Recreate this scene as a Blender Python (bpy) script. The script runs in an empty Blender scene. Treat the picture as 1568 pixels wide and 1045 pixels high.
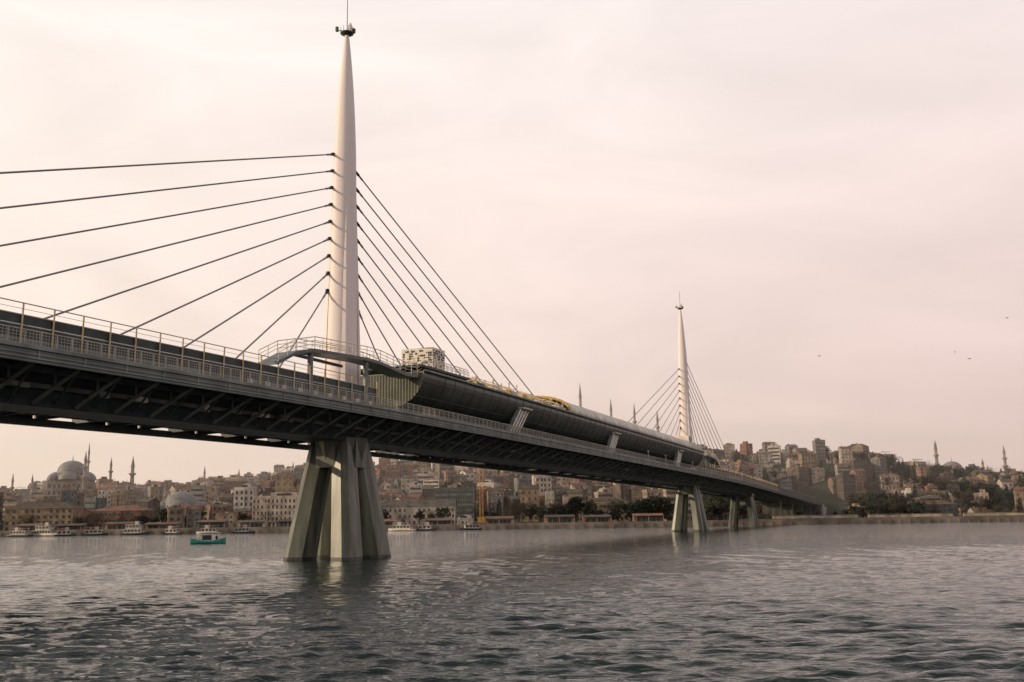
import bpy, math, random
import numpy as np
from mathutils import Vector, Matrix
random.seed(7)
R=random.Random(11)
scene=bpy.context.scene
def lin(c):
    return tuple(((x/255)/12.92 if x/255<=0.04045 else (((x/255)+0.055)/1.055)**2.4) for x in c)
# ---------------------------------------------------------------- materials
def mat(name,col,rough=0.7,metal=0.0,var=0.15,scale=1.0,spec=0.3,col2=None,bump=0.0,stretch=None):
    m=bpy.data.materials.new(name); m.use_nodes=True
    nt=m.node_tree; b=nt.nodes['Principled BSDF']
    b.inputs['Roughness'].default_value=rough; b.inputs['Metallic'].default_value=metal
    b.inputs['Specular IOR Level'].default_value=spec
    tc=nt.nodes.new('ShaderNodeTexCoord'); n=nt.nodes.new('ShaderNodeTexNoise')
    n.inputs['Scale'].default_value=scale; n.inputs['Detail'].default_value=6
    if stretch:
        mp=nt.nodes.new('ShaderNodeMapping'); mp.inputs['Scale'].default_value=stretch
        nt.links.new(tc.outputs['Object'],mp.inputs['Vector']); nt.links.new(mp.outputs['Vector'],n.inputs['Vector'])
    else: nt.links.new(tc.outputs['Object'],n.inputs['Vector'])
    mix=nt.nodes.new('ShaderNodeMix'); mix.data_type='RGBA'
    c2=col2 if col2 else tuple(x*(1-var*2) for x in col)
    c1=col if col2 else tuple(min(1,x*(1+var)) for x in col)
    rmp=nt.nodes.new('ShaderNodeValToRGB'); rmp.color_ramp.elements[0].position=0.35; rmp.color_ramp.elements[1].position=0.68
    nt.links.new(n.outputs['Fac'],rmp.inputs['Fac'])
    nt.links.new(rmp.outputs['Color'],mix.inputs['Factor'])
    mix.inputs['A'].default_value=(*c2,1); mix.inputs['B'].default_value=(*c1,1)
    nt.links.new(mix.outputs['Result'],b.inputs['Base Color'])
    if bump:
        bp=nt.nodes.new('ShaderNodeBump'); bp.inputs['Distance'].default_value=bump
        nt.links.new(n.outputs['Fac'],bp.inputs['Height']); nt.links.new(bp.outputs['Normal'],b.inputs['Normal'])
    return m
def mat_random(name,cols,rough=0.85,dirt=0.25):
    m=bpy.data.materials.new(name); m.use_nodes=True
    nt=m.node_tree; b=nt.nodes['Principled BSDF']; b.inputs['Roughness'].default_value=rough
    b.inputs['Specular IOR Level'].default_value=0.2
    oi=nt.nodes.new('ShaderNodeObjectInfo'); r=nt.nodes.new('ShaderNodeValToRGB'); r.color_ramp.interpolation='CONSTANT'
    el=r.color_ramp.elements
    while len(el)<len(cols): el.new(0.5)
    for i,c in enumerate(cols):
        el[i].position=i/len(cols)
    for i,c in enumerate(cols):
        el[i].color=(*c,1)
    nt.links.new(oi.outputs['Random'],r.inputs['Fac'])
    tc=nt.nodes.new('ShaderNodeTexCoord'); n=nt.nodes.new('ShaderNodeTexNoise'); n.inputs['Scale'].default_value=0.35; n.inputs['Detail'].default_value=6
    mp=nt.nodes.new('ShaderNodeVectorMath'); mp.operation='ADD'
    nt.links.new(tc.outputs['Object'],mp.inputs[0]); nt.links.new(oi.outputs['Location'],mp.inputs[1])
    nt.links.new(mp.outputs[0],n.inputs['Vector'])
    mr=nt.nodes.new('ShaderNodeMapRange'); mr.inputs['From Min'].default_value=0.3; mr.inputs['From Max'].default_value=0.7
    mr.inputs['To Min'].default_value=1-dirt*1.6; mr.inputs['To Max'].default_value=1+dirt*0.3
    nt.links.new(n.outputs['Fac'],mr.inputs['Value'])
    mul=nt.nodes.new('ShaderNodeVectorMath'); mul.operation='SCALE'
    nt.links.new(r.outputs['Color'],mul.inputs[0]); nt.links.new(mr.outputs['Result'],mul.inputs['Scale'])
    nt.links.new(mul.outputs[0],b.inputs['Base Color'])
    return m
M={}
M['white']=mat('pylon_white_paint',(0.68,0.61,0.60),0.5,var=0.04,scale=0.5,stretch=(1,1,.12))
M['pier']=mat('pier_painted_steel',(0.092,0.102,0.082),0.38,metal=0.2,var=0.3,scale=0.9,spec=0.5,bump=0.02,stretch=(1,1,.12))
M['pierbase']=mat('pier_tide_stain',(0.04,0.045,0.038),0.5,var=0.3,scale=1.5)
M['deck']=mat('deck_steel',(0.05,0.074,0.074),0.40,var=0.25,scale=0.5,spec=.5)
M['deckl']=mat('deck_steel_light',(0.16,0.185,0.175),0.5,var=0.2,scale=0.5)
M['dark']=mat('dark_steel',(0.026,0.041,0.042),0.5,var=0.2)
M['rail']=mat('galvanised_rail',(0.38,0.36,0.32),0.5,metal=0.0,var=0.1)
M['post']=mat('ochre_post',(0.57,0.44,0.26),0.6,var=0.1)
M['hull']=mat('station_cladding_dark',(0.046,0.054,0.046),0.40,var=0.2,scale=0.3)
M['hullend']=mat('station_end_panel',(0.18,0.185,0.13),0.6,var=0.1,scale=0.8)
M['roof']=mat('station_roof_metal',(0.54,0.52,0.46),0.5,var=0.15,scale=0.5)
M['yellow']=mat('primer_yellow',(0.48,0.34,0.11),0.6,var=0.15)
M['crane']=mat('crane_paint_weathered',(0.40,0.22,0.05),0.7,var=0.2)
M['cable']=mat('cable_sheath',(0.20,0.185,0.18),0.5,var=0.05)
M['perf']=mat('perforated_panel',(0.66,0.60,0.52),0.6,var=0.05)
M['stone']=mat('mosque_stone',(0.26,0.215,0.18),0.85,var=0.15,scale=0.3)
M['lead']=mat('lead_dome',(0.17,0.165,0.165),0.6,var=0.12,scale=0.3)
M['glass']=mat('window_glass',(0.022,0.03,0.033),0.3,var=0.2,spec=0.4)
M['trim']=mat('window_trim',(0.32,0.28,0.235),0.8,var=0.1)
M['tile']=mat_random('roof_tiles',[(0.16,0.085,0.06),(0.12,0.074,0.055),(0.20,0.11,0.08),(0.085,0.065,0.055),(0.14,0.09,0.068),(0.10,0.09,0.08)],dirt=.35)
M['flat']=mat_random('flat_roof',[(0.13,0.12,0.11),(0.17,0.15,0.13),(0.09,0.09,0.09)])
M['wall']=mat_random('stucco_wall',[(0.29,0.23,0.175),(0.45,0.38,0.31),(0.24,0.185,0.14),(0.20,0.185,0.17),(0.40,0.31,0.25),(0.21,0.12,0.085),(0.56,0.50,0.44),(0.30,0.22,0.14),(0.14,0.115,0.09),(0.13,0.145,0.14),(0.34,0.31,0.28),(0.27,0.175,0.13),(0.49,0.42,0.35),(0.10,0.085,0.075)],dirt=.35)
M['leaf']=mat_random('foliage',[(0.028,0.040,0.028),(0.038,0.046,0.028),(0.025,0.036,0.03),(0.045,0.042,0.03)],0.9)
M['twig']=mat_random('winter_twigs',[(0.075,0.057,0.045),(0.05,0.042,0.036),(0.09,0.068,0.054)],0.9)
M['bark']=mat('bark',(0.05,0.038,0.03),0.9)
M['boatw']=mat('boat_white_paint',(0.42,0.39,0.35),0.5,var=0.2,scale=.4)
M['teal']=mat('boat_teal_paint',(0.02,0.18,0.15),0.5,var=0.12,scale=2)
M['boatd']=mat('boat_dark_hull',(0.03,0.04,0.045),0.5)
M['red']=mat('boat_red',(0.22,0.04,0.03),0.6)
M['skin']=mat('skin',(0.4,0.25,0.18),0.7)
M['bird']=mat('gull_feathers',(0.08,0.08,0.08),0.9)
M['concrete']=mat('pale_concrete',(0.40,0.37,0.33),0.8,var=0.15,scale=.4)
M['grass']=mat('winter_grass',(0.06,0.068,0.032),0.95,var=0.25,scale=.2)
# ---------------------------------------------------------------- mesh builder
class MB:
    def __init__(s): s.v=[];s.f=[];s.m=[];s.sm=[];s.mats=[]
    def mi(s,name):
        if name not in s.mats: s.mats.append(name)
        return s.mats.index(name)
    def add(s,vs,fs,m,smooth=False):
        k=len(s.v); s.v+= [tuple(p) for p in vs]; i=s.mi(m)
        for f in fs: s.f.append(tuple(k+a for a in f)); s.m.append(i); s.sm.append(smooth)
    def box(s,c,d,m,rz=0):
        x,y,z=[a/2 for a in d]; vs=[]
        cs,sn=math.cos(rz),math.sin(rz)
        for dz in(-z,z):
            for dx,dy in((-x,-y),(x,-y),(x,y),(-x,y)):
                vs.append((c[0]+dx*cs-dy*sn,c[1]+dx*sn+dy*cs,c[2]+dz))
        s.add(vs,[(3,2,1,0),(4,5,6,7),(0,1,5,4),(1,2,6,5),(2,3,7,6),(3,0,4,7)],m)
    def tube(s,a,b,r,m,n=6,r2=None,smooth=True,caps=True):
        a=Vector(a);b=Vector(b);d=b-a
        if d.length<1e-6:return
        d.normalize(); up=Vector((0,0,1)) if abs(d.z)<0.95 else Vector((1,0,0))
        p=d.cross(up).normalized();q=d.cross(p); r2=r if r2 is None else r2
        vs=[]
        for c,rr in((a,r),(b,r2)):
            for i in range(n):
                t=2*math.pi*i/n; vs.append(c+p*math.cos(t)*rr+q*math.sin(t)*rr)
        fs=[(i,(i+1)%n,n+(i+1)%n,n+i) for i in range(n)]
        s.add(vs,fs,m,smooth)
        if caps: s.add(vs,[tuple(range(n-1,-1,-1)),tuple(range(n,2*n))],m)
    def loft(s,rings,m,smooth=True,closed=True,caps=True):
        n=len(rings[0]); vs=[p for r in rings for p in r]; fs=[]
        for j in range(len(rings)-1):
            for i in range(n if closed else n-1):
                k=(i+1)%n
                fs.append((j*n+i,j*n+k,(j+1)*n+k,(j+1)*n+i))
        s.add(vs,fs,m,smooth)
        if caps: s.add(vs,[tuple(range(n-1,-1,-1)),tuple(range((len(rings)-1)*n,len(rings)*n))],m)
    def lathe(s,c,prof,m,n=16,smooth=True):
        rings=[[(c[0]+r*math.cos(2*math.pi*i/n),c[1]+r*math.sin(2*math.pi*i/n),c[2]+z) for i in range(n)] for r,z in prof]
        s.loft(rings,m,smooth,True,True)
    def mesh(s,name):
        me=bpy.data.meshes.new(name); me.from_pydata(s.v,[],s.f); me.update()
        for n in s.mats: me.materials.append(M[n])
        me.polygons.foreach_set('material_index',s.m); me.polygons.foreach_set('use_smooth',s.sm)
        return me
    def obj(s,name,parent=None,loc=None,rz=0):
        return inst(s.mesh(name),name,parent,loc,rz)
def inst(me,name,parent=None,loc=None,rz=0,sc=None):
    o=bpy.data.objects.new(name,me); scene.collection.objects.link(o)
    if loc: o.location=loc
    o.rotation_euler=(0,0,rz)
    if sc: o.scale=sc
    if parent: o.parent=parent
    return o
def interp(t,x):
    if x<=t[0][0]: return t[0][1]
    for (a,b),(c,d) in zip(t,t[1:]):
        if x<=c:
            k=(x-a)/(c-a); return b+(d-b)*k
    return t[-1][1]
def smooth_tab(t):
    def f(x): return sum(interp(t,x+d) for d in(-24,-16,-8,0,8,16,24))/7
    return f
# ================================================================= BRIDGE
BX,BY=-20.3,114.4
ANG=math.atan2(0.9234,0.3838)
bridge=bpy.data.objects.new('cable_stayed_bridge',None); scene.collection.objects.link(bridge)
bridge.location=(BX,BY,0); bridge.rotation_euler=(0,0,ANG)
SP=183.7
z0=smooth_tab([(-260,13.0),(-120,14.5),(-53,15.2),(-5,15.7),(40,15.6),(142,15.1),(225,14.4),(300,13.0),(487,8.6),(600,7)])
def Q(s,o,z): return (s,-o,z0(s)+z)
def frange(a,b,st):
    n=max(1,int(round((b-a)/st))); return [a+(b-a)*i/n for i in range(n+1)]
def sweep(mb,sec,a,b,m,st=6,smooth=False,closed=True,caps=True):
    mb.loft([[Q(s,o,z) for o,z in sec] for s in frange(a,b,st)],m,smooth,closed,caps)
def rect(o,z,w,h): return [(o-w/2,z-h/2),(o+w/2,z-h/2),(o+w/2,z+h/2),(o-w/2,z+h/2)]
S0,S1=-230,500
d=MB()
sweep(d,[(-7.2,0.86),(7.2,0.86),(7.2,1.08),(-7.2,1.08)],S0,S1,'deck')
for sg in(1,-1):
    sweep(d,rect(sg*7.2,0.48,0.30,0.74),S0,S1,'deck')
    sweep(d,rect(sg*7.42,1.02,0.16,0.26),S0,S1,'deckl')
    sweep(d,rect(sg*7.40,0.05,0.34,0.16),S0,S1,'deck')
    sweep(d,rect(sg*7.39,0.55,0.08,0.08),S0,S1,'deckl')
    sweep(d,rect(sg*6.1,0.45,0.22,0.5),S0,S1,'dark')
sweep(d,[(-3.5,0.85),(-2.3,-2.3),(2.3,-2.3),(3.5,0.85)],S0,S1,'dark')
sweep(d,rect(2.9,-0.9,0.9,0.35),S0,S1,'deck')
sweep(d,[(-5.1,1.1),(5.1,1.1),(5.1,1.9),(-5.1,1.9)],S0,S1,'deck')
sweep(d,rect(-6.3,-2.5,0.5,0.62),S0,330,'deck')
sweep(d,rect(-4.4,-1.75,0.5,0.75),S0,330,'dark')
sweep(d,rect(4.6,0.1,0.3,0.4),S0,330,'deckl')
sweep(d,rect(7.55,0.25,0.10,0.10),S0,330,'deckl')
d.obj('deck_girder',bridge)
r=MB()
for s in frange(S0,420,4.0):
    zz=z0(s)
    r.tube((s,-7.0,zz+0.15),(s,-2.5,zz-2.1),0.16,'deckl',6)
    r.tube((s,-7.0,zz+0.15),(s+2,-2.6,zz-1.9),0.10,'deck',6)
    r.tube((s,-4.6,zz-0.9),(s,-4.6,zz+0.8),0.10,'deckl',6)
    r.box((s,-5.2,zz+0.45),(0.25,3.8,0.6),'deck')
    r.box((s+2,-5.2,zz+0.6),(0.18,3.8,0.4),'deckl')
    r.box((s,-7.38,zz+0.5),(0.12,0.08,0.72),'deckl')
    if R.random()<.35: r.box((s+1.5,-3.6,zz-1.0),(R.uniform(.6,2.2),.5,R.uniform(.3,.7)),R.choice(['deckl','deck','roof']))
    vs=[]
    for ds in(-0.12,0.12):
        for o,z in((-2.3,0.84),(-2.3,-2.2),(-6.2,-2.36),(-7.0,0.2),(-7.0,0.84)): vs.append((s+ds,-o,zz+z))
    r.add(vs,[(0,1,2,3,4),(9,8,7,6,5)]+[(i,(i+1)%5,5+(i+1)%5,5+i) for i in range(5)],'deck')
    if R.random()<0.55:
        r.box((s+2,6.3,zz-1.5),(3.4,0.2,1.5),'dark')
r.obj('deck_ribs',bridge)
w=MB()
for sg in(1,-1):
    o=sg*7.1
    for z,h in((2.22,0.07),(1.22,0.05)): sweep(w,rect(o,z,0.07,h),-130,480,'rail')
    for z in(1.5,1.78,2.0): sweep(w,rect(o,z,0.025,0.025),-130,480,'rail')
    for s in frange(-130,300,1.35):
        w.box((s,-o,z0(s)+1.65),(0.07,0.07,1.12),'rail')
    if sg==1:
        for s in frange(-110,120,0.27): w.box((s,-o,z0(s)+1.7),(0.022,0.022,0.98),'rail')
w.obj('walkway_railing',bridge)
t=MB()
for a,b in((-200,-1),(182,487)):
    for sg in(1,-1):
        o=sg*5.3
        sweep(t,rect(o,1.55,0.18,0.9),a,b,'deckl')
        sweep(t,rect(o+sg*0.03,2.42,0.14,0.78),a,b,'dark')
        sweep(t,rect(o+sg*0.05,2.86,0.16,0.07),a,b,'rail')
        sweep(t,rect(o+sg*0.03,3.24,0.12,0.6),a,b,'dark')
        sweep(t,rect(o+sg*0.05,3.60,0.16,0.07),a,b,'rail')
        sweep(t,rect(o+sg*0.22,4.40,0.07,0.07),a,b,'rail')
        sweep(t,rect(o+sg*0.16,4.0,0.03,0.03),a,b,'rail')
        for s in frange(a,min(b,330),2.7):
            zz=z0(s)
            t.tube((s,-(o+sg*0.16),zz+1.3),(s,-(o+sg*0.2),zz+4.42),0.07,'post',5)
            if int(s*10)%3==0: t.box((s+.9,-(o+sg*.3),zz+1.7),(.5,.25,.5),'perf')
t.obj('track_parapet',bridge)
def superring(cx,cy,z,hx,hy,n=20,e=0.75,rot=0):
    out=[]
    for i in range(n):
        a=2*math.pi*(i+0.5)/n; c,sn=math.cos(a),math.sin(a)
        x=hx*math.copysign(abs(c)**e,c); y=hy*math.copysign(abs(sn)**e,sn)
        out.append((cx+x*math.cos(rot)-y*math.sin(rot),cy+x*math.sin(rot)+y*math.cos(rot),z))
    return out
PW=[(13,2.0),(20,1.95),(25,1.86),(30,1.75),(35,1.64),(42,1.5),(49,1.36),(53,1.2),(56,1.03),(59,0.82),(62,0.56),(64,0.34),(65,0.22)]
def pylon(s0,dirn):
    e=bpy.data.objects.new('pylon',None); scene.collection.objects.link(e); e.parent=bridge; e.location=(s0,0,0)
    m=MB(); rings=[]
    for i in range(53):
        z=13+i; hw=(interp(PW,z-1)+interp(PW,z)+interp(PW,z+1))/3 if z<65 else 0.22
        rings.append(superring(0,0,z,hw,hw*0.92,20,0.78))
    m.loft(rings,'white')
    for sx in(1,-1):
        for sy in(1,-1):
            b=2.05
            m.add([(sx*b*0.98,sy*0.2,16),(sx*0.3,sy*b*0.95,16),(sx*b*0.9,sy*b*0.88,16),(sx*1.18,sy*1.10,31)],[(0,2,3),(2,1,3),(1,0,3)],'white')
            h1=interp(PW,20); h2=interp(PW,51)
            m.add([(sx*h1*.96,sy*h1*.55,20),(sx*h1*.55,sy*h1*.9,20),(sx*h1*.9,sy*h1*.86,20),(sx*h2*.72,sy*h2*.66,51)],[(0,2,3),(2,1,3)],'white')
    m.obj('shaft',e)
    m=MB()
    m.lathe((0,0,64.6),[(0.2,0),(0.85,0.3),(0.85,0.42),(0.2,0.45)],'dark',12)
    for k in range(8):
        a=k*math.pi/4; m.tube((math.cos(a)*.8,math.sin(a)*.8,65),(math.cos(a)*.8,math.sin(a)*.8,65.7),0.03,'dark',4)
    m.tube((0,0,65.2),(-.75,.9,65.2),.06,'dark',5); m.box((-0.75,1.0,65.4),(0.3,0.3,0.6),'dark'); m.box((0.5,-.7,65.4),(0.3,0.3,0.6),'dark')
    m.lathe((0.3,-0.3,65),[(0.2,0),(0.34,0.5),(0.2,1.2),(0.05,1.5)],'perf',8)
    m.tube((0,0,64.9),(0,0,70.3),0.06,'dark',5,0.04)
    m.obj('light_platform',e)
    m=MB()
    for sx in(1,-1):
        for sy in(1,-1):
            rings=[]
            zs=[13.4-1.1*i for i in range(12)]+[0.35,-2]
            for z in zs:
                k=(13.4-z)/15.4
                c=1.32+(3.28-1.32)*(k**0.95)
                wd=1.45+0.50*k
                ring=[]
                for px_,py_ in((1.02,.35),(.75,.95),(.2,1.0),(-.72,.85),(-.95,.2),(-.85,-.75),(-.1,-1.0),(.8,-.75)):
                    ring.append((sx*(c+px_*wd*.95),sy*(c+py_*wd*.80),z))
                rings.append(ring)
            base=[rings[-2],rings[-1]]; rings=rings[:-1]
            if sx*sy>0: rings=rings[::-1]; base=base[::-1]
            m.loft(rings,'pier',False,True,False); m.loft(base,'pierbase',False)
    m.lathe((0,0,0),[(2.9,10.6),(3.25,12.4),(3.5,13.7)],'pier',8,False)
    for sy in(1,-1):
        m.box((0,sy*2.7,11.9),(2.6,0.5,3.2),'pier'); m.box((sy*2.75,0,11.9),(0.5,2.6,3.2),'pier')
    m.obj('pier_legs',e)
    m=MB(); k=MB()
    for i in range(9):
        for side in(-1,1):
            za=(48.6 if side==-1 else 46.7)-2.15*i
            sa=14+8.7*(8-i)
            dr=side*dirn
            hw=interp(PW,za); yy=-dr*hw*0.68
            zb=z0(s0+dr*sa)+2.0
            tip=Vector((dr*(hw*.84),yy,za)); end=Vector((dr*sa,yy*.5,zb))
            m.tube(tip,end,0.088,'cable',6)
            dv=(end-tip).normalized()
            k.tube(tip-dv*0.2,tip+dv*0.55,0.17,'dark',8)
            k.tube(tip+dv*0.55,tip+dv*1.5,0.12,'cable' ,8)
            if side*dirn==-1: k.lathe((tip.x-.05,tip.y,za-.22),[(.05,0),(.26,.1),(.26,.34),(.05,.44)],'dark',8)
            k.tube(end-dv*2.4,end,0.17,'dark',8)
    m.obj('stay_cables',e); k.obj('cable_sockets',e)
pylon(0,1); pylon(SP,-1)
pm=MB()
for s in(-90,SP+90):
    for sy in(1,-1):
        for sx in(1,-1):
            zt=z0(s)-1.6
            rings=[superring(s+sx*(1.2+1.8*(1-k)),sy*(2.4+1.7*(1-k)),-2+(zt+2)*k,1.6,1.3,8,0.6) for k in(0,0.3,0.6,1)]
            pm.loft(rings,'pier',False)
    pm.box((s,0,z0(s)-2.0),(6,8,1.2),'pier')
for s in(SP+165,SP+205,SP+245,SP+285):
    pm.box((s,0,z0(s)/2-1.6),(3,8,z0(s)),'pier')
pm.box((503,0,z0(500)/2+.6),(7,15.6,z0(500)+1.2),'concrete')
pm.box((496,-8.6,z0(500)/2-.2),(22,1.2,z0(500)),'concrete'); pm.box((496,8.6,z0(500)/2-.2),(22,1.2,z0(500)),'concrete')
pm.obj('side_piers',bridge)
h=MB()
HS=[(6.3,6.9),(6.25,6.1),(5.95,5.2),(5.4,4.3),(4.6,3.5),(3.6,2.95),(2.6,2.7)]
sec=HS+[(-o,z) for o,z in HS[::-1]]
A,B=9,177
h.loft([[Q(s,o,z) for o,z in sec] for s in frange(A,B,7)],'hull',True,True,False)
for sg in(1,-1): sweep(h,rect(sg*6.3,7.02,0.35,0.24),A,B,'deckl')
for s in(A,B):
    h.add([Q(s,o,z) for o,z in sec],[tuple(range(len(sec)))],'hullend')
for s,e in((A,-0.08),(B,0.08)):
    for j in range(-14,15):
        o=j*0.42
        zb=interp([(0,2.7),(2.6,2.7),(3.6,2.95),(4.6,3.5),(5.4,4.3),(5.95,5.2),(6.3,6.9)],abs(o))+0.1
        h.box((s+e,-o,z0(s)+(zb+6.8)/2),(0.07,0.06,6.8-zb),'deckl')
for s in frange(A+6,B-2,3):
    for j in range(len(HS)-1):
        (o1,z1),(o2,z2)=HS[j],HS[j+1]
        h.tube(Q(s,o1+0.01,z1),Q(s,o2+0.01,z2),0.035,'dark',4)
for o_,z_ in((6.18,5.65),(5.05,3.9)): sweep(h,rect(o_,z_,.06,.06),A,B,'dark')
h.obj('station_hull',bridge)
h=MB()
C=64
arc=[(6.35*math.cos(a),7.14+2.9*math.sin(a)) for a in [math.pi*i/16 for i in range(17)]]
arc2=[(o*0.97,z-0.12) for o,z in arc][::-1]
h.loft([[Q(s,o,z) for o,z in arc+arc2] for s in frange(C,B-1,6)],'roof',True,True,True)
for s in frange(C+3,B-2,3):
    for (o1,z1),(o2,z2) in zip(arc,arc[1:]):
        h.tube(Q(s,o1,z1),Q(s,o2,z2),0.05,'roof',4)
for (o1,z1),(o2,z2) in zip(arc,arc[1:]):
    h.tube(Q(C-0.1,o1,z1),Q(C-0.1,o2,z2),0.26,'yellow',6)
    if o1<5: h.tube(Q(C-3.5,o1*.96,z1-0.3),Q(C-3.5,o2*.96,z2-0.3),0.1,'yellow',5)
h.box((C+2,0,z0(C)+7.6),(0.1,11,1.2),'glass')
h.obj('station_barrel_roof',bridge)
h=MB()
for s in frange(26,62,3.0):
    hh=R.uniform(0.8,2.0)
    zz=z0(s)+7.1
    for o in(5.6,2.0,-2.5,-5.6):
        h.box((s,-o,zz+hh/2),(0.16,0.16,hh),'post')
    k_=R.uniform(.7,1.25)
    pts=[(5.8,0.15),(5.2,0.9*k_),(3.6,1.5*k_),(1.5,1.75*k_)]
    for (a1,b1),(a2,b2) in zip(pts,pts[1:]): h.tube((s,-a1,zz+b1),(s,-a2,zz+b2),0.11,'post',5)
    for q in range(3):
        h.box((s+R.uniform(0,2.5),-R.uniform(2,5.6),zz+0.35),(R.uniform(0.4,2),R.uniform(0.4,1.5),R.uniform(.5,1.2)),R.choice(['perf','post','deckl','yellow','roof','hull']))
    h.box((s+1.8,-R.uniform(1,4),zz+0.6),(R.uniform(0.8,1.6),1.4,R.uniform(.8,1.9)),R.choice(['perf','roof','post','deck']))
for o in(5.9,): sweep(h,rect(o,8.1,0.06,0.06),24,63,'rail'); sweep(h,rect(o,7.6,0.04,0.04),24,63,'rail')
h.obj('roof_frames',bridge)
def walkway(sgn,s0):
    m=MB()
    def T(s): return s0+sgn*s
    path=[(-20,5.6,4.2),(-17,5.6,5.6),(-14,5.7,6.3),(-4,5.9,6.75),(-1,5.9,6.75),(5,5.9,6.2),(8,5.9,6.3),(10,5.9,7.2),(23,5.9,7.3)]
    for (a,oa,za),(b,ob,zb) in zip(path,path[1:]):
        va=[];
        for s,o,z in((a,oa,za),(b,ob,zb)):
            zz=z0(T(s))+z
            va+=[(T(s),-o,zz-0.36),(T(s),-(o-2.4),zz-0.36),(T(s),-(o-2.4),zz),(T(s),-o,zz)]
        m.add(va,[(0,1,2,3),(7,6,5,4),(0,4,5,1),(1,5,6,2),(2,6,7,3),(3,7,4,0)],'deck')
        n=max(1,int(abs(b-a)/1.3))
        for i in range(n+1):
            k=i/n; s=a+(b-a)*k; o=oa+(ob-oa)*k; z=z0(T(s))+za+(zb-za)*k
            for oo in(o,o-2.35): m.tube((T(s),-oo,z),(T(s),-oo,z+1.25),0.045,'perf',4)
        for zz in(0.45,0.85,1.25):
            for off in(0,2.35):
                m.tube((T(a),-(oa-off),z0(T(a))+za+zz),(T(b),-(ob-off),z0(T(b))+zb+zz),0.035 if zz<1.2 else 0.05,'perf',4)
    for s,o in((-3.4,5.4),(-14,5.2)):
        m.tube((T(s),-o,z0(T(s))+1.0),(T(s),-o,z0(T(s))+6.3),0.3,'deckl',8)
    m.box((T(-9),-2.6,z0(T(-9))+6.0),(10,0.3,0.3),'deck')
    zc=z0(T(15))+7.3
    m.box((T(15.5),-1,zc+0.25),(14,10.5,0.3),'dark')
    m.box((T(16.2),-2.4,zc+2.0),(3.6,4.6,3.2),'perf')
    rr=random.Random(3)
    for i in range(14):
        for j in range(9):
            if rr.random()<0.6:
                q=rr.choice([0.13,0.2,0.26])
                m.box((T(14.4)-0.01*sgn,-2.4-2.05+i*0.31,zc+0.65+j*0.32),(0.05,q,q),'dark')
            if rr.random()<0.6 and i<12:
                q=rr.choice([0.13,0.2,0.26])
                m.box((T(16.2)-1.65+i*0.3,-4.7-0.01,zc+0.65+j*0.32),(q,0.05,q),'dark')
    for s in frange(9,22,1.3):
        m.tube((T(s),-6.2,zc+.3),(T(s),-6.2,zc+1.4),0.04,'perf',4)
    m.tube((T(9),-6.2,zc+1.4),(T(22),-6.2,zc+1.4),0.05,'perf',4)
    m.tube((T(9),-6.2,zc+.9),(T(22),-6.2,zc+.9),0.03,'perf',4)
    m.obj('service_footbridge',bridge)
walkway(1,0); walkway(-1,SP)
h=MB()
for s in(35,84,140):
    a=[(s,6.95,1.3),(s+3.2,6.95,1.3),(s+9.0,6.4,5.3),(s+5.6,6.4,5.3)]
    vs=[Q(x,o,z) for x,o,z in a]+[Q(x,o-0.7,z) for x,o,z in a]
    h.add(vs,[(3,2,1,0),(4,5,6,7),(0,1,5,4),(1,2,6,5),(2,3,7,6),(3,0,4,7)],'deckl')
    for k in range(4):
        h.tube(Q(s+k*1.05,7.0,1.3),Q(s+5.7+k*1.1,6.45,5.35),.09,'perf',5)
    h.box(Q(s+7.3,6.5,5.4),(3.8,0.9,0.25),'rail')
h.obj('stair_struts',bridge)
h=MB()
for s in (115,131,160,200,214,236,255):
    h.tube(Q(s,6.6,1.1),Q(s,6.6,3.2),0.1,'rail',6); h.box(Q(s,6.6,3.3),(0.6,0.3,0.3),'rail')
h.obj('walkway_lamps',bridge)

# ================================================================= TERRAIN
SH=402.0
HM=[(-60,14),(-35,16),(-28,17),(-20,18),(-12,27),(-6,35),(2,48),(8,48),(12,34),(17,35),(20.0,32),(22,23),(28,20),(35,18),(60,14)]
def bso(x,y):
    dx,dy=x-BX,y-BY; return dx*.3838+dy*.9234, dx*.9234-dy*.3838
def hz(x,y):
    if y<SH+18: return 1.6
    a=math.degrees(math.atan2(x,y)); far=330
    if a>10: far=230
    t=max(0,min(1,(y-SH-22)/far)); t=t*t*(3-2*t)
    hh=sum(interp(HM,a+q) for q in(-1.5,0,1.5))/3
    b=1.6*math.sin(x*0.02)*math.sin(y*0.017)*t
    fall=1-0.5*max(0,min(1,(y-1000)/1500))
    h=1.6+hh*t*fall+b
    s,o=bso(x,y)   # valley cut for the landing viaduct, open on the near side
    ko=max(0,min(1,(abs(o-12)-30)/22)); ks=max(0,min(1,(s-495)/50)); k=max(ko,ks)
    return 1.7+(h-1.7)*k
xs=[-3000,-2000,-1400]+[-1000+10*i for i in range(201)]+[1400,2000,3000]
ys=[SH+0.0,SH+9,SH+18,SH+26]+[SH+36+10*i for i in range(70)]+[1200,1400,1700,2200,3000,5000]
g=MB(); nx=len(xs)
vs=[(x,SH,-3) for x in xs]+[(x,y,hz(x,y)) for y in ys for x in xs]
M['ground']=mat('hillside_ground',(0.055,0.05,0.034),0.95,scale=0.03,col2=(0.03,0.036,0.022))
M['quay']=mat('quay_concrete',(0.20,0.17,0.14),0.9,scale=0.15,var=0.25)
g.add(vs,[(j*nx+i,j*nx+i+1,(j+1)*nx+i+1,(j+1)*nx+i) for j in range(2,len(ys)) for i in range(nx-1)],'ground')
g.add(vs,[(j*nx+i,j*nx+i+1,(j+1)*nx+i+1,(j+1)*nx+i) for j in range(0,2) for i in range(nx-1)],'quay')
g.obj('ground')
M['asphalt']=mat('asphalt',(0.05,0.05,0.05),0.9)
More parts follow.
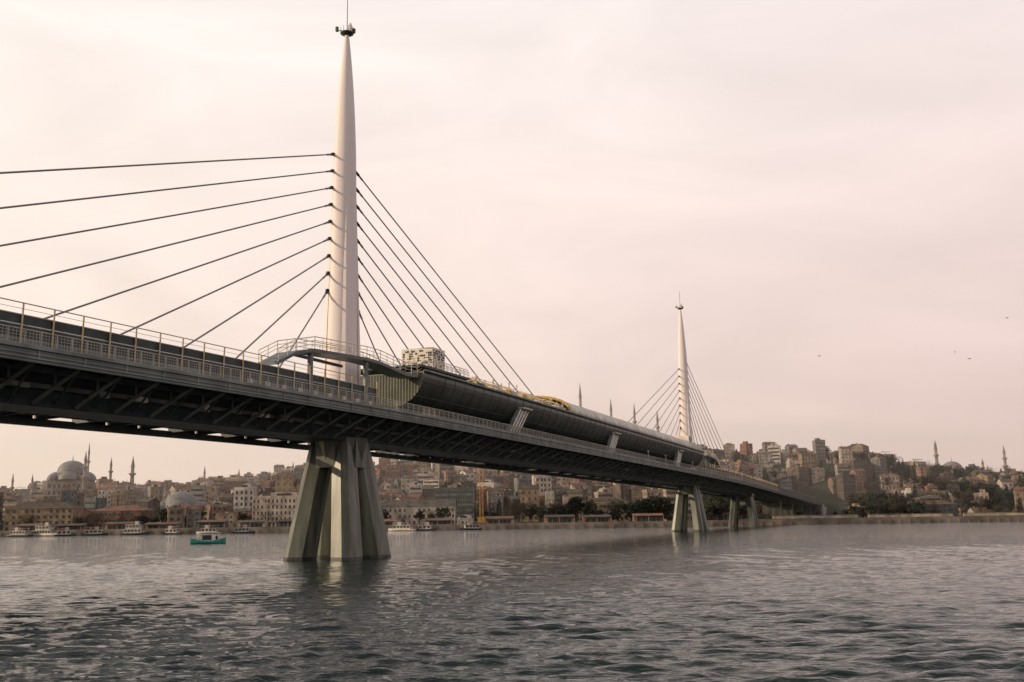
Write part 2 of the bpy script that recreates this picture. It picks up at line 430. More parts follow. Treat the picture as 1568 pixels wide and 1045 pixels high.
g=MB(); g.add([(-1000,SH+9,1.61),(1000,SH+9,1.61),(1000,SH+17,1.61),(-1000,SH+17,1.61)],[(0,1,2,3)],'asphalt')
g.obj('waterfront_road')
g=MB()
g.box((0,SH+0.5,1.95),(1900,0.4,0.75),'quay')
for i in range(-240,240): g.box((i*4,SH-0.12,0.6),(0.5,0.3,2.0),'quay')
g.obj('quay_wall')
g=MB(); g.add([(90,SH+1.2,1.62),(380,SH+1.2,1.62),(380,SH+8.5,2.5),(90,SH+8.5,2.5)],[(0,1,2,3)],'grass'); g.obj('park_lawn')
M['limestone']=mat('limestone_wall',(0.42,0.34,0.25),0.9,scale=0.4,var=0.2)
g=MB()
for i in range(60):
    x=112+i*4.5
    if i%9==8: continue
    g.box((x,SH+19.5,2.5),(4.46,0.7,2.1+0.3*math.sin(i)),'limestone')
    g.box((x,SH+19.5,3.75),(4.46,0.9,0.2),'quay')
g.obj('park_wall')
# ---------------------------------------------------------------- buildings
def building_mesh(w,dp,fl,roof,rnd):
    m=MB(); fh=rnd.uniform(2.8,3.2); H=fl*fh+0.6
    m.box((0,0,H/2-3),(w,dp,H+6),'wall')
    nwx=max(2,int(w/rnd.choice([2.0,2.4,3.0]))); nwy=max(2,int(dp/3.0))
    ww=rnd.choice([0.8,0.9,1.1,1.4]); wh=rnd.choice([1.2,1.4,1.6])
    style=rnd.choice(['plain','bal','bay','bay','plain','ribbon'])
    pf=-dp/2
    if style=='bay' and fl>1:
        bw=w*rnd.choice([.35,.5,.8]); bx=rnd.choice([-1,0,1])*(w-bw)/2*.8
        m.box((bx,pf-0.5,(fh+H)/2),(bw,1.0,H-fh-.4),'wall')
        for f in range(1,fl):
            nb_=max(1,int(bw/2))
            for i in range(nb_):
                m.box((bx-bw/2+bw*(i+.5)/nb_,pf-1.0,f*fh+1.75),(ww,.07,wh),'glass')
                m.box((bx-bw/2+bw*(i+.5)/nb_,pf-1.05,f*fh+1.65-wh/2),(ww+.25,.14,.1),'trim')
    for f in range(fl):
        zc=f*fh+1.75
        if style=='ribbon' and f>0:
            m.box((0,pf-.01,zc),(w*.92,.08,wh),'glass')
            for i in range(nwx*2): m.box((-w*.46+w*.92*i/(nwx*2),pf-.06,zc),(.12,.1,wh),'trim')
        for i in range(nwx):
            x=-w/2+w*(i+0.5)/nwx
            if rnd.random()<0.1: continue
            for sy in(-1,1):
                if style=='ribbon' and sy<0 and f>0: continue
                m.box((x,sy*(dp/2+0.005),zc),(ww,0.07,wh),'glass')
                if sy<0:
                    m.box((x,sy*(dp/2+0.08),zc-wh/2-0.08),(ww+0.3,0.2,0.12),'trim')
                    if style=='bal' and i%2==0 and f>0:
                        m.box((x,-dp/2-0.5,zc-wh/2-0.25),(ww+1.0,1.0,0.14),'trim'); m.box((x,-dp/2-0.97,zc-wh/2+0.3),(ww+1.0,0.06,0.9),'trim')
        for i in range(nwy):
            y=-dp/2+dp*(i+0.5)/nwy
            if rnd.random()<0.3: continue
            for sx in(-1,1): m.box((sx*(w/2+0.005),y,zc),(0.07,ww,wh),'glass')
        if f>0 and rnd.random()<0.3: m.box((0,0,f*fh+0.3),(w+0.16,dp+0.16,0.16),'trim')
    ov=0.4
    if roof=='hip':
        rh=min(w,dp)*0.2; k=abs(w-dp)/2
        a,b=w/2+ov,dp/2+ov
        rx,ry=(k,0) if w>dp else (0,k)
        m.box((0,0,H+0.05),(w+2*ov,dp+2*ov,0.2),'trim')
        vs=[(-a,-b,H+.15),(a,-b,H+.15),(a,b,H+.15),(-a,b,H+.15),(-rx,-ry,H+rh),(rx,ry,H+rh)]
        if w>dp: fs=[(0,1,5,4),(1,2,5),(2,3,4,5),(3,0,4)]
        else: fs=[(0,1,4),(1,2,5,4),(2,3,5),(3,0,4,5)]
        m.add(vs,fs,'tile')
        m.box((w*0.2,dp*0.1,H+rh*0.8),(0.8,0.8,1.6),'wall')
        if rnd.random()<.4: m.box((-w*.1,-dp*.2,H+rh*.55),(w*.3,dp*.3,rh*.8),'wall'); m.box((-w*.1,-dp*.36,H+rh*.6),(w*.2,.06,rh*.4),'glass')
    elif roof=='gable':
        rh=dp*0.24;a,b=w/2+ov,dp/2+ov
        m.add([(-a,-b,H),(a,-b,H),(a,b,H),(-a,b,H),(-a,0,H+rh),(a,0,H+rh)],[(0,1,5,4),(2,3,4,5)],'tile')
        m.add([(-w/2,-dp/2,H),(-w/2,dp/2,H),(-w/2,0,H+rh*.95),(w/2,-dp/2,H),(w/2,dp/2,H),(w/2,0,H+rh*.95)],[(1,0,2),(3,4,5)],'wall')
        m.box((-w*0.25,dp*0.12,H+rh*0.9),(0.9,0.7,1.5),'wall')
    else:
        m.box((0,0,H+0.04),(w-0.1,dp-0.1,0.2),'flat')
        for sy in(-1,1): m.box((0,sy*(dp/2-0.05),H+0.4),(w+0.2,0.25,0.8),'wall')
        for sx in(-1,1): m.box((sx*(w/2-0.05),0,H+0.4),(0.25,dp-0.3,0.8),'wall')
        if rnd.random()<.7:
            m.box((w*rnd.uniform(-.2,.2),0.5,H+1.3),(w*rnd.uniform(.3,.7),dp*0.5,2.6),'wall'); m.box((0,-dp*.25+.47,H+1.4),(w*.25,.06,1.2),'glass')
        else:
            for k in(-.3,0,.3): m.tube((w*k,-dp*.3,H),(w*k,-dp*.3,H+2.4),.06,'dark',4)
            m.box((0,-dp*.2,H+2.45),(w*.8,dp*.4,.12),'tile')
        for k in range(2): m.lathe((rnd.uniform(-w*.4,w*.4),rnd.uniform(-dp*.3,dp*.3),H+0.1),[(0.5,0),(0.5,1.2),(0.1,1.5)],'rail',8)
    for k in range(2):
        x=rnd.uniform(-w*.4,w*.4); m.tube((x,0,H),(x,0,H+rnd.uniform(2.5,4.5)),0.05,'dark',4)
    return m.mesh('building_mesh')
rb=random.Random(5); VAR=[]
for i in range(46):
    w=rb.uniform(6.5,13); dp=rb.uniform(7,11); fl=rb.choice([1,2,3,3,3,4,4,5,6])
    VAR.append((w,dp,fl,building_mesh(w,dp,fl,rb.choice(['hip','gable','flat','flat','gable','flat','hip']),rb)))
WIDE=[]
for w,dp,fl,rf in((34,14,4,'hip'),(26,13,3,'hip'),(30,14,5,'flat'),(42,15,3,'gable'),(22,12,6,'flat')):
    WIDE.append((w,dp,fl,building_mesh(w,dp,fl,rf,rb)))
LOW=[v for v in VAR if v[2]<=4]
# ---------------------------------------------------------------- trees
def tree_mesh(h,wd,kind,rnd,n=520):
    m=MB()
    m.tube((0,0,-1),(0,0,h*0.45),0.035*h,'bark',6,0.02*h)
    tips=[]
    for i in range(9):
        a=rnd.uniform(0,6.28); e=rnd.uniform(0.3,1.0)
        b=(math.cos(a)*wd*0.36*e,math.sin(a)*wd*0.36*e,h*rnd.uniform(0.45,0.9))
        st=(0,0,h*rnd.uniform(0.2,0.45))
        m.tube(st,b,0.015*h,'bark',4,0.005*h)
        tips.append(Vector(b))
        for k in range(2):
            c=Vector(b)+Vector((rnd.uniform(-1,1)*wd*.18,rnd.uniform(-1,1)*wd*.18,rnd.uniform(-.05,.12)*h))
            m.tube(b,c,0.006*h,'bark',3,0.002*h); tips.append(c)
    for i in range(n):
        t=rnd.choice(tips); rr=(0.13 if kind=='leaf' else 0.17)*wd
        c=t+Vector((rnd.gauss(0,rr*.6),rnd.gauss(0,rr*.6),rnd.gauss(0,rr*.5)))
        sz=rnd.uniform(0.16,0.42) if kind=='leaf' else rnd.uniform(0.1,0.5)
        u=Vector((rnd.gauss(0,1),rnd.gauss(0,1),rnd.gauss(0,1))).normalized(); v=u.orthogonal().normalized()
        if kind=='leaf': m.add([c-u*sz-v*sz,c+u*sz-v*sz*.7,c+u*sz+v*sz,c-u*sz+v*sz*.6],[(0,1,2,3)],'leaf')
        else: m.add([c-u*sz*2,c+v*0.07,c+u*sz*2+v*0.03],[(0,1,2)],'twig')
    return m.mesh('tree_mesh')
def cypress_mesh(h,rnd):
    m=MB(); m.tube((0,0,-1),(0,0,h*.9),0.2,'bark',5,0.05)
    for i in range(420):
        k=rnd.random(); z=h*(0.1+0.9*k); rad=h*0.13*math.sin(math.pi*min(1,(k*0.85+0.12)))*rnd.uniform(.5,1.1)
        a=rnd.uniform(0,6.28); c=Vector((math.cos(a)*rad,math.sin(a)*rad,z)); sz=rnd.uniform(.2,.4)
        u=Vector((rnd.gauss(0,.5),rnd.gauss(0,.5),1)).normalized(); v=u.orthogonal().normalized()
        m.add([c-u*sz-v*sz*.6,c-u*sz+v*sz*.6,c+u*sz*1.3],[(0,1,2)],'leaf')
    return m.mesh('cypress_mesh')
TL=[tree_mesh(rb.uniform(7,10),rb.uniform(7,10),'leaf',rb) for i in range(5)]
TW=[tree_mesh(rb.uniform(8,11),rb.uniform(7,9),'twig',rb,900) for i in range(4)]
TC=[cypress_mesh(rb.uniform(9,12),rb) for i in range(2)]
def near_bridge(x,y,r):
    s,o=bso(x,y)
    if s>515: return False
    if s>300 and -8-r<o<30+r: return True
    return abs(o)<r+7
MOS=[(-283,610,34),(90,812,50),(-205,520,22),(-233,640,18),(-172,492,16)]
hero=[]
def place_b(v,x,y,rz,sc=(1,1,1),name='apartment_building'):
    return inst(v[3],name,None,(x,y,hz(x,y)-0.2),rz,sc)
def tree(kinds,x,y,s_):
    inst(rb.choice(kinds),'tree',None,(x,y,hz(x,y)-.1),rb.uniform(0,6),(s_,s_,s_*rb.uniform(.85,1.15)))
for tb,Y,k,nm in((-0.475,432,0,'customs_building'),(-0.232,430,2,'office_building'),(-0.395,436,1,'warehouse_building'),(-0.10,440,3,'market_hall'),(0.09,445,1,'school_building'),(-0.06,470,4,'apartment_block'),(0.16,455,2,'office_building'),(0.425,440,1,'stone_mansion'),(-0.33,450,1,'warehouse_building')):
    X=tb*Y
    if near_bridge(X,Y,14): continue
    q_=.6 if nm=='stone_mansion' else .85
    place_b(WIDE[k],X,Y,rb.uniform(-.06,.06),(q_,q_,q_),nm); hero.append((X,Y,WIDE[k][0]/2*q_+1))
Y=430.0; nb=0
while Y<1010:
    X=-Y*0.66+rb.uniform(0,10)
    while X<Y*0.66:
        a=math.degrees(math.atan2(X,Y))
        v=rb.choice(LOW if a>20.5 or (a>9 and Y<540) else VAR)
        sc=rb.uniform(0.70,0.98)
        if a>9: sc*=.86
        if 15<a<20.5 and 560<Y<720: sc*=1.12
        w=v[0]*sc
        yy=Y+rb.uniform(-7,7); cx=X+w/2
        X+=w+rb.choice([0.3,0.6,1,2,4])
        if any(abs(cx-hx)<hr+w/2 and abs(yy-hy)<16 for hx,hy,hr in hero): continue
        if any((cx-mx)**2+(yy-my)**2<(mr+w/2)**2 for mx,my,mr in MOS): continue
        if near_bridge(cx,yy,w/2):
            s_b,o_b=bso(cx,yy)
            if o_b>12 and rb.random()<.5: tree(TL+TW,cx,yy,rb.uniform(.3,.5))
            continue
        p=0.12
        if a>9 and yy<545: p=0.60
        elif a>20.5: p=0.38
        elif a>9 : p=0.26
        elif -3<a<=9 and yy<470: p=0.5
        if rb.random()<p:
            for q in range(3 if a>9 else 1):
                kind=rb.choice([TL,TW,TW,TC,TL] if a>9 else [TL,TL,TW,TC])
                tx,ty=cx+rb.uniform(-8,8),yy+rb.uniform(-7,7)
                if not near_bridge(tx,ty,2): tree(kind,tx,ty,rb.uniform(.7,1.2))
            continue
        place_b(v,cx,yy,rb.choice([0,0,.1,-.12,.35,-.4,.6,1.57]) + rb.uniform(-.08,.08),(sc,sc,sc*rb.uniform(.85,1.08))); nb+=1
    Y+=14.5+ (Y-430)*0.012
for i in range(170):
    tb=rb.uniform(-0.6,0.62); ty=rb.uniform(SH+21,SH+28); tx=tb*ty
    if tb<0.02 and rb.random()<0.35: continue
    if near_bridge(tx,ty,1): continue
    kind=TW if tb>0.42 else rb.choice([TL,TW,TL])
    tree(kind,tx,ty,rb.uniform(.45,.95))
for tb in (0.06,0.072,0.105,0.118,0.13,0.14,0.062,0.15,0.147):
    inst(rb.choice(TL),'tree',None,(tb*424,424,1.5),rb.uniform(0,6),(1.25,1.25,1.15))
def shed_mesh(w,dp,h,rnd):
    m=MB(); m.box((0,0,h/2),(w,dp,h),'wall'); m.box((0,-dp/2-.01,h*.45),(w*.8,.07,h*.5),'glass')
    for i in range(int(w/2)): m.box((-w*.4+i*2,-dp/2-.06,h*.45),(.14,.08,h*.5),'trim')
    m.add([(-w/2-.3,-dp/2-1.8,h-.3),(w/2+.3,-dp/2-1.8,h-.3),(w/2+.3,dp/2+.2,h+.6),(-w/2-.3,dp/2+.2,h+.6),(-w/2-.3,-dp/2-1.8,h-.42),(w/2+.3,-dp/2-1.8,h-.42),(w/2+.3,dp/2+.2,h+.48),(-w/2-.3,dp/2+.2,h+.48)],[(0,1,2,3),(7,6,5,4),(0,4,5,1),(1,5,6,2),(2,6,7,3),(3,7,4,0)],'tile')
    for x in(-w/2,0,w/2): m.tube((x,-dp/2-1.6,0),(x,-dp/2-1.6,h-.35),.07,'rail',4)
    return m.mesh('shed_mesh')
SM=[shed_mesh(rb.uniform(5,14),4,rb.uniform(2.6,3.6),rb) for i in range(6)]
X=-255.0
while X<70:
    inst(rb.choice(SM),'quay_kiosk',None,(X,SH+6+rb.uniform(-.6,.6),1.6),rb.uniform(-.03,.03)); X+=rb.uniform(12,26)
# ---------------------------------------------------------------- mosques
def minaret(m,x,y,zb,zt,r):
    H=zt-zb
    m.lathe((x,y,zb),[(r*1.7,0),(r*1.7,H*.12),(r,H*.16),(r*.95,H*.45),(r*1.7,H*.48),(r*1.7,H*.50),(r*.85,H*.50),(r*.8,H*.64),(r*1.5,H*.665),(r*1.5,H*.685),(r*.75,H*.69),(r*.7,H*.80)],'stone',10)
    m.lathe((x,y,zb),[(r*.9,H*.80),(r*.45,H*.90),(r*.08,H*.985),(r*.04,H)],'lead',10)
def mosque(name,x,y,zb,R0,Hd,mins,rz=0.2):
    e=bpy.data.objects.new(name,None); scene.collection.objects.link(e); e.location=(x,y,0)
    m=MB(); W=R0*2.6; Hb=Hd*0.42
    m.box((0,0,zb+Hb/2-3),(W,W,Hb+6),'stone',rz)
    m.box((0,0,zb+Hb+Hd*.06),(W*.74,W*.74,Hd*.12+.1),'stone',rz)
    for f in range(2):
        for i in range(8):
            t=-W/2+W*(i+.5)/8
            for k in range(4):
                a=rz+k*math.pi/2; dx,dy=math.cos(a),math.sin(a)
                nx_,ny_=dy,-dx
                m.box((nx_*(W/2)+dx*t,ny_*(W/2)+dy*t,zb+Hb*(0.3+0.38*f)),(W*.05,0.3,Hb*.2),'glass',a)
    m.lathe((0,0,zb+Hb+Hd*.12),[(R0*1.04,0),(R0*1.04,Hd*.1)],'stone',24)
    for k in range(24):
        a=k*math.pi/12; m.box((math.cos(a)*R0*1.04,math.sin(a)*R0*1.04,zb+Hb+Hd*.165),(0.25,R0*.1,Hd*.055),'glass',a)
    for k in range(4):
        a=rz+k*math.pi/2
        m.lathe((math.cos(a)*R0*.95,math.sin(a)*R0*.95,zb+Hb+Hd*.02),[(R0*.72*math.cos(q),R0*.62*math.sin(q)) for q in [i*math.pi/2/6 for i in range(7)]],'lead',16)
        a+=math.pi/4
        m.lathe((math.cos(a)*R0*1.5,math.sin(a)*R0*1.5,zb+Hb),[(R0*.3,0)]+[(R0*.32*math.cos(q),R0*.12+R0*.3*math.sin(q)) for q in [i*math.pi/2/5 for i in range(6)]],'lead',12)
    zt=zb+Hb+Hd*.22
    m.lathe((0,0,zt),[(R0*math.cos(q),R0*.82*math.sin(q)) for q in [i*math.pi/2/9 for i in range(10)]],'lead',28)
    m.tube((0,0,zt+R0*.8),(0,0,zt+R0*.8+R0*.45),R0*.04,'lead',5,0.05)
    m.obj('prayer_hall',e)
    m=MB()
    for dx,dy,zt,r in mins: minaret(m,dx,dy,zb-2,zt,r)
    m.obj('minarets',e)
mosque('mosque',-270,600,20,8.5,25,[(13,-12,48,1.1),(17,16,46,1.0),(0,22,56,.8)])
mosque('mosque',90,812,50,12,30,[(55-90,-20,113,1.5),(84-90,22,105,1.4),(98-90+2,-10,97,1.2),(122-90,12,93,1.3)])
mosque('mosque',-166,492,hz(-166,492),8,15,[(-11,8,26,.7)])
mosque('mosque',-226,610,hz(-233,640),5,14,[(-11,0,46,1.5)])
mosque('mosque',312,700,hz(312,700),7,16,[(-11,0,55,1.0),(-5,12,56,1.0),(40,4,51,1.2)])
mosque('mosque',300,640,hz(300,640)-2,5,12,[(2,-7,38,1.0)])
for tb,Y,zt in((-0.315,640,41),(-0.28,700,42),(-0.225,690,46),(-0.49,650,38),(-0.51,600,36)):
    X=tb*Y; m=MB(); minaret(m,0,0,hz(X,Y)-2,zt,0.9); m.obj('minaret',None,(X,Y,0))
# ---------------------------------------------------------------- boats
def boat(name,x,y,L,Wd,hull,decks,rz=0.0):
    e=bpy.data.objects.new(name,None); scene.collection.objects.link(e); e.location=(x,y,0); e.rotation_euler=(0,0,rz)
    m=MB(); rings=[]
    for i in range(11):
        k=i/10; xx=-L/2+L*k; ww=Wd/2*(0.75+0.25*math.sin(min(1,k*2)*math.pi/2))*(1-max(0,(k-.6)/.4)**2*.95)
        sh=L*0.05+L*0.04*k**3+L*.01
        rings.append([(xx,-ww,sh),(xx,-ww*.8,0.1),(xx,-ww*.3,-.5),(xx,ww*.3,-.5),(xx,ww*.8,0.1),(xx,ww,sh),(xx,ww*.9,sh-.15),(xx,-ww*.9,sh-.15)])
    m.loft(rings,hull); m.obj('hull',e)
    m=MB(); z=L*.05
    for dI in range(decks):
        l=L*(.62-.14*dI); hh=1.6
        cx=-L*.06-L*.02*dI
        m.box((cx,0,z+hh/2),(l,Wd*.74-.3*dI,hh),'boatw')
        n=int(l/1.3)
        for i in range(n):
            xx=cx-l/2+l*(i+.5)/n
            for sy in(-1,1): m.box((xx,sy*(Wd*.37-.15*dI+.01),z+hh*.6),(1.05,.06,.85),'glass')
        m.box((cx,0,z+hh+.06),(l+.8,Wd*.8-.3*dI,.14),'boatw'); z+=hh+.14
        for sy in(-1,1): m.tube((cx-l/2,sy*Wd*.35,z+.8),(cx+l/2,sy*Wd*.35,z+.8),.04,'rail',4)
    m.box((L*.05,0,z+.6),(1.5,1.4,1.2),'boatw'); m.box((L*.05+.77,0,z+.8),(.06,1.1,.5),'glass')
    m.tube((0,0,z),(0,0,z+3.0),.07,'dark',5); m.lathe((-L*.15,0,z),[(.35,0),(.3,1.0),(.2,1.0)],'red',8)
    m.obj('superstructure',e)
for tb,L,dk,hl in((-0.502,12,1,'boatd'),(-0.475,13,2,'boatw'),(-0.455,8,1,'boatd'),(-0.425,10,1,'boatd'),(-0.385,12,2,'boatd'),(-0.35,8,1,'boatd'),(-0.312,10,1,'boatw'),(-0.275,9,1,'boatd'),(-0.115,12,1,'boatw'),(-0.09,8,1,'boatd'),(-0.045,9,1,'boatd')):
    boat('ferry_boat',tb*394,397.5+rb.uniform(-2,1.5),L,3.8,hl,dk,rb.choice([0,math.pi])+rb.uniform(-.4,.4))
e=bpy.data.objects.new('fishing_boat',None); scene.collection.objects.link(e); e.location=(-63.5,206,0); e.rotation_euler=(0,0,0.15)
m=MB(); L=7.0; rings=[]
for i in range(13):
    k=i/12; xx=-L/2+L*k; ww=1.15*math.sin(math.pi*(0.14+0.86*k)) ** .6 if k<1 else .03
    sh=.62+.55*(2*k-1)**2+.25*max(0,k-.5)
    rings.append([(xx,-ww,sh),(xx,-ww*.85,.1),(xx,-ww*.3,-.4),(xx,ww*.3,-.4),(xx,ww*.85,.1),(xx,ww,sh),(xx,ww*.85,sh-.12),(xx,-ww*.85,sh-.12)])
m.loft(rings,'teal'); m.obj('hull',e)
m=MB(); m.box((-.3,0,1.25),(1.7,1.2,1.0),'boatd'); m.box((-.3,-.62,1.45),(1.2,.04,.45),'glass'); m.box((-.3,0,1.8),(2.1,1.5,.08),'boatw')
m.box((-2.3,0,1.75),(1.8,1.6,.07),'teal')
for sx in(-3.0,-1.5):
    for sy in(-.7,.7): m.tube((sx,sy,.6),(sx,sy,1.75),.04,'rail',4)
m.tube((.4,0,1.8),(.4,0,3.6),.05,'dark',5); m.tube((.4,0,3.3),(3.2,0,1.4),.02,'dark',3)
m.obj('cabin',e)
m=MB(); xx=1.6
m.lathe((xx,0,.6),[(.16,0),(.2,.35),(.26,.8),(.22,.95),(.08,1.02)],'boatd',8); m.lathe((xx,0,1.62),[(.03,0),(.11,.05),(.13,.15),(.09,.26),(.02,.3)],'skin',8)
for sy in(-1,1): m.tube((xx,sy*.24,1.45),(xx+.3,sy*.3,1.05),.06,'boatd',5,.04)
m.obj('boatman',e)
e=MB(); H=23
for sx in(-.6,.6):
    for sy in(-.6,.6): e.tube((sx,sy,0),(sx,sy,H),.15,'crane',5)
for k in range(16):
    z=k*H/16; z2=z+H/16; f=1 if k%2 else -1
    e.tube((-.6*f,-.6,z),(.6*f,-.6,z2),.08,'crane',4); e.tube((.6,-.6*f,z),(.6,.6*f,z2),.08,'crane',4); e.tube((-.6,-.6*f,z),(-.6,.6*f,z2),.08,'crane',4); e.tube((-.6*f,.6,z),(.6*f,.6,z2),.08,'crane',4)
e.box((0,1.2,2),(3,4,2.6),'crane'); e.box((0,0,.5),(3.6,4.5,1),'dark'); e.tube((0,0,H),(3.5,0,H+1),.12,'crane',5); e.tube((3.4,0,H+1),(3.4,0,4),.04,'dark',4); e.tube((3.4,0,4),(3.4,0,9),.4,'boatd',8)
e.obj('piling_crane',None,(-13.5,405.5,1.6))
def gull(x,y,z,sp,b):
    m=MB()
    m.loft([[(k,ry*math.cos(t),ry*.8*math.sin(t)) for t in [i*math.pi/4 for i in range(8)]] for k,ry in((-.35,.02),(-.2,.07),(0,.1),(.2,.08),(.3,.05),(.38,.01))],'bird')
    for s in(-1,1):
        pts=[(.1,s*.06,.03),(-.1,s*.06,.03),(-.08,s*sp*.5,.25*b),(.14,s*sp*.5,.27*b),(-.16,s*sp,.1*b)]
        m.add(pts,[(0,1,2,3),(3,2,4)],'bird')
    m.obj('gull',None,(x,y,z),b)
for gx,gz in((60.6,34.9),(98.4,42.0),(87.4,35.3),(90.1,33.9)):
    gull(gx,190,gz,0.55,random.uniform(.5,1.2))
# ================================================================= WATER
M['water']=bpy.data.materials.new('water'); wm=M['water']; wm.use_nodes=True; nt=wm.node_tree; b=nt.nodes['Principled BSDF']
b.inputs['Base Color'].default_value=(0.006,0.0145,0.014,1); b.inputs['Roughness'].default_value=0.035; b.inputs['IOR'].default_value=1.333
tc=nt.nodes.new('ShaderNodeTexCoord')
prev=None
for sc,mx,my,rot,dist,det in((0.3,0.4,1.2,0.2,0.12,2),(0.95,0.45,1.35,-0.2,0.12,4),(3.2,0.5,1.35,0.15,0.075,5)):
    mp=nt.nodes.new('ShaderNodeMapping'); mp.inputs['Scale'].default_value=(mx,my,1); mp.inputs['Rotation'].default_value=(0,0,rot)
    n=nt.nodes.new('ShaderNodeTexNoise'); n.inputs['Scale'].default_value=sc; n.inputs['Detail'].default_value=det; n.inputs['Roughness'].default_value=.55; n.inputs['Distortion'].default_value=.3
    nt.links.new(tc.outputs['Object'],mp.inputs['Vector']); nt.links.new(mp.outputs['Vector'],n.inputs['Vector'])
    bp=nt.nodes.new('ShaderNodeBump'); bp.inputs['Distance'].default_value=dist; bp.inputs['Strength'].default_value=1
    nt.links.new(n.outputs['Fac'],bp.inputs['Height'])
    if prev: nt.links.new(prev.outputs['Normal'],bp.inputs['Normal'])
    prev=bp
nt.links.new(prev.outputs['Normal'],b.inputs['Normal'])
NR,NC=1000,1000; y0,y1,TT=16.0,600.0,0.8
yr=y0*(y1/y0)**(np.arange(NR)/(NR-1)); tt=np.linspace(-TT,TT,NC)
YY=np.repeat(yr[:,None],NC,1); XX=YY*tt[None,:]
dy=YY*(math.log(y1/y0)/(NR-1)); ZZ=np.zeros_like(YY)
rs=np.random.RandomState(4)
for i in range(90):
    lam=0.34*(1.9/0.34)**(rs.rand()**1.1)
    th=math.radians(rs.normal(97,19)); k=2*math.pi/lam
    amp=0.0086*lam**0.95*rs.uniform(.5,1.2)
    wgt=np.clip((lam/dy-2.5)/4,0,1)
    ph=k*(XX*math.cos(th)+YY*math.sin(th))+rs.uniform(0,6.28)
    ZZ+=amp*wgt*(np.sin(ph)+0.22*np.sin(2*ph+.6))
gust=0.85+0.3*np.sin(XX*.045+1.3*np.sin(YY*.03))*np.sin(YY*.06+XX*.02)
edge=np.minimum(1,np.minimum((TT-np.abs(tt))[None,:]*20,1))*np.minimum(1,(np.arange(NR)[:,None])/20)*np.minimum(1,(NR-1-np.arange(NR)[:,None])/20)
ZZ*=gust*edge
co=np.stack([XX,YY,ZZ],-1).reshape(-1,3).astype(np.float32)
ii=(np.arange(NR-1)[:,None]*NC+np.arange(NC-1)[None,:]).ravel()
fc=np.stack([ii,ii+1,ii+NC+1,ii+NC],-1).astype(np.int32)
me=bpy.data.meshes.new('water'); me.vertices.add(len(co)); me.vertices.foreach_set('co',co.ravel())
me.loops.add(fc.size); me.loops.foreach_set('vertex_index',fc.ravel()); me.polygons.add(len(fc))
me.polygons.foreach_set('loop_start',np.arange(0,fc.size,4,dtype=np.int32)); me.update(calc_edges=True)
me.polygons.foreach_set('use_smooth',np.ones(len(fc),dtype=bool)); me.materials.append(wm); me.validate()
wo=inst(me,'water')
g=MB(); a_,b_=TT*y0,TT*y1
g.add([(-6000,-3000,0),(6000,-3000,0),(6000,6000,0),(-6000,6000,0),(-a_,y0,0),(a_,y0,0),(b_,y1,0),(-b_,y1,0)],[(0,1,5,4),(1,2,6,5),(2,3,7,6),(3,0,4,7)],'water'); g.obj('outer_water',wo)
hm=bpy.data.materials.new('thin_haze'); hm.use_nodes=True; nt=hm.node_tree; nt.nodes.clear()
ho=nt.nodes.new('ShaderNodeOutputMaterial'); vsn=nt.nodes.new('ShaderNodeVolumeScatter'); vsn.inputs['Density'].default_value=0.0005; vsn.inputs['Color'].default_value=(1,.92,.88,1); vsn.inputs['Anisotropy'].default_value=0.3
nt.links.new(vsn.outputs[0],ho.inputs['Volume']); M['haze']=hm
g=MB(); g.box((0,1000,60),(3000,1180,140),'haze'); g.obj('haze')
# ================================================================= WORLD / SUN
az=math.radians(-98); el=math.radians(20)
sd=Vector((math.sin(az)*math.cos(el),math.cos(az)*math.cos(el),math.sin(el)))
wd=bpy.data.worlds.new('World'); scene.world=wd; wd.use_nodes=True; nt=wd.node_tree; nt.nodes.clear()
out=nt.nodes.new('ShaderNodeOutputWorld'); mx=nt.nodes.new('ShaderNodeMixShader'); mx.inputs[0].default_value=0.92
sky=nt.nodes.new('ShaderNodeTexSky'); sky.sky_type='NISHITA'; sky.sun_disc=False; sky.sun_elevation=el; sky.sun_rotation=az
b1=nt.nodes.new('ShaderNodeBackground'); b1.inputs['Strength'].default_value=.1; nt.links.new(sky.outputs[0],b1.inputs['Color'])
b2=nt.nodes.new('ShaderNodeBackground'); b2.inputs['Strength'].default_value=1.10
tc=nt.nodes.new('ShaderNodeTexCoord'); sep=nt.nodes.new('ShaderNodeSeparateXYZ'); nt.links.new(tc.outputs['Generated'],sep.inputs[0])
dot=nt.nodes.new('ShaderNodeVectorMath'); dot.operation='DOT_PRODUCT'; nt.links.new(tc.outputs['Generated'],dot.inputs[0]); dot.inputs[1].default_value=sd
r1=nt.nodes.new('ShaderNodeValToRGB')
nt.links.new(sep.outputs['Z'],r1.inputs['Fac']); e=r1.color_ramp.elements
e[0].position=0; e[0].color=(*lin((233,197,188)),1); e[1].position=.5; e[1].color=(*lin((241,226,224)),1)
q=e.new(.15); q.color=(*lin((236,209,203)),1); q=e.new(.8); q.color=(*lin((165,166,168)),1)
r2=nt.nodes.new('ShaderNodeValToRGB'); nt.links.new(sep.outputs['Z'],r2.inputs['Fac']); e=r2.color_ramp.elements
e[0].position=0; e[0].color=(*lin((255,225,200)),1); e[1].position=.5; e[1].color=(*lin((255,245,238)),1); q=e.new(.15); q.color=(*lin((255,234,218)),1)
q=e.new(.8); q.color=(*lin((175,175,175)),1)
mr=nt.nodes.new('ShaderNodeMapRange'); mr.inputs['From Min'].default_value=-.65; mr.inputs['From Max'].default_value=.45; nt.links.new(dot.outputs['Value'],mr.inputs['Value'])
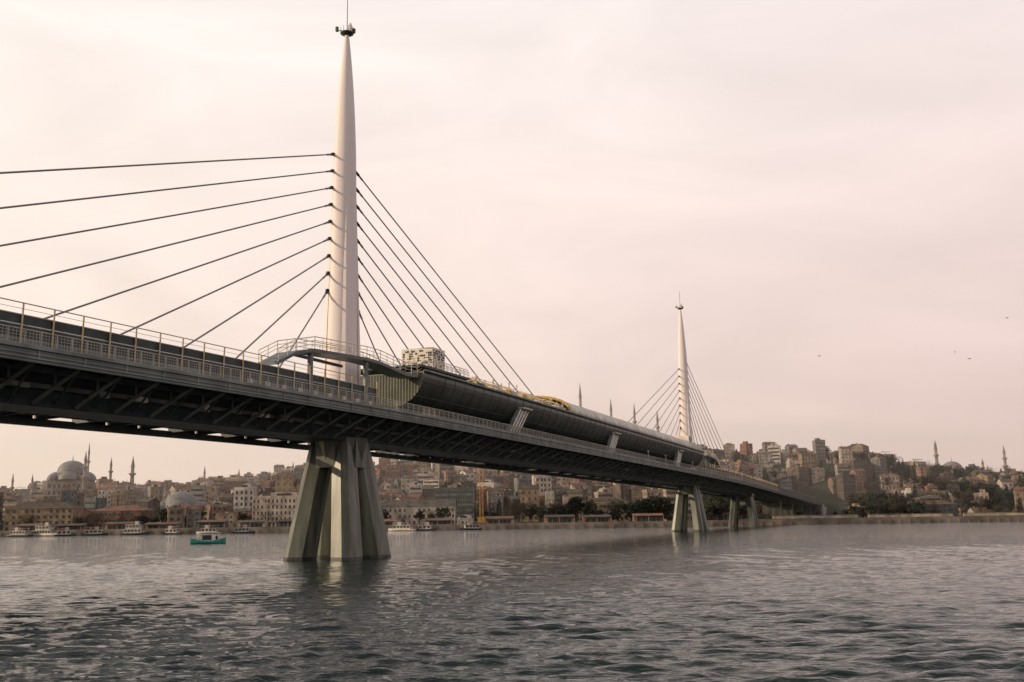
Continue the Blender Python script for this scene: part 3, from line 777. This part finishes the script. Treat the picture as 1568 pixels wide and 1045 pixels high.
mc=nt.nodes.new('ShaderNodeMix'); mc.data_type='RGBA'; nt.links.new(mr.outputs[0],mc.inputs['Factor']); nt.links.new(r1.outputs[0],mc.inputs['A']); nt.links.new(r2.outputs[0],mc.inputs['B'])
mp=nt.nodes.new('ShaderNodeMapping'); mp.inputs['Scale'].default_value=(1.2,1.2,3.6); mp.inputs['Rotation'].default_value=(.15,.25,0); nt.links.new(tc.outputs['Generated'],mp.inputs[0])
n=nt.nodes.new('ShaderNodeTexNoise'); n.inputs['Scale'].default_value=2.3; n.inputs['Detail'].default_value=7; n.inputs['Distortion'].default_value=.8; nt.links.new(mp.outputs[0],n.inputs['Vector'])
m2=nt.nodes.new('ShaderNodeMapRange'); m2.inputs['From Min'].default_value=.3; m2.inputs['From Max'].default_value=.7; m2.inputs['To Min'].default_value=.91; m2.inputs['To Max'].default_value=1.09; nt.links.new(n.outputs['Fac'],m2.inputs['Value'])
sc=nt.nodes.new('ShaderNodeVectorMath'); sc.operation='SCALE'; nt.links.new(mc.outputs['Result'],sc.inputs[0]); nt.links.new(m2.outputs[0],sc.inputs['Scale'])
nt.links.new(sc.outputs[0],b2.inputs['Color'])
nt.links.new(b1.outputs[0],mx.inputs[1]); nt.links.new(b2.outputs[0],mx.inputs[2]); nt.links.new(mx.outputs[0],out.inputs['Surface'])
sl=bpy.data.lights.new('sun','SUN'); sl.energy=4.0; sl.angle=math.radians(1.0); sl.color=(1.0,.76,.52)
so=bpy.data.objects.new('sun',sl); scene.collection.objects.link(so); so.rotation_euler=sd.to_track_quat('Z','Y').to_euler()
# ================================================================= CAMERA
cd=bpy.data.cameras.new('camera'); cam=bpy.data.objects.new('camera',cd); scene.collection.objects.link(cam)
cd.sensor_width=36; cd.lens=36*1493/1568; cd.clip_start=.5; cd.clip_end=12000
cam.matrix_world=Matrix.Translation((0,0,4.3))@Matrix.Rotation(math.radians(90+10.3),4,'X')@Matrix.Rotation(math.radians(-.85),4,'Z')
scene.camera=cam
scene.view_settings.view_transform='Standard'; scene.view_settings.look='None'; scene.view_settings.exposure=0
print('BUILDINGS',nb)
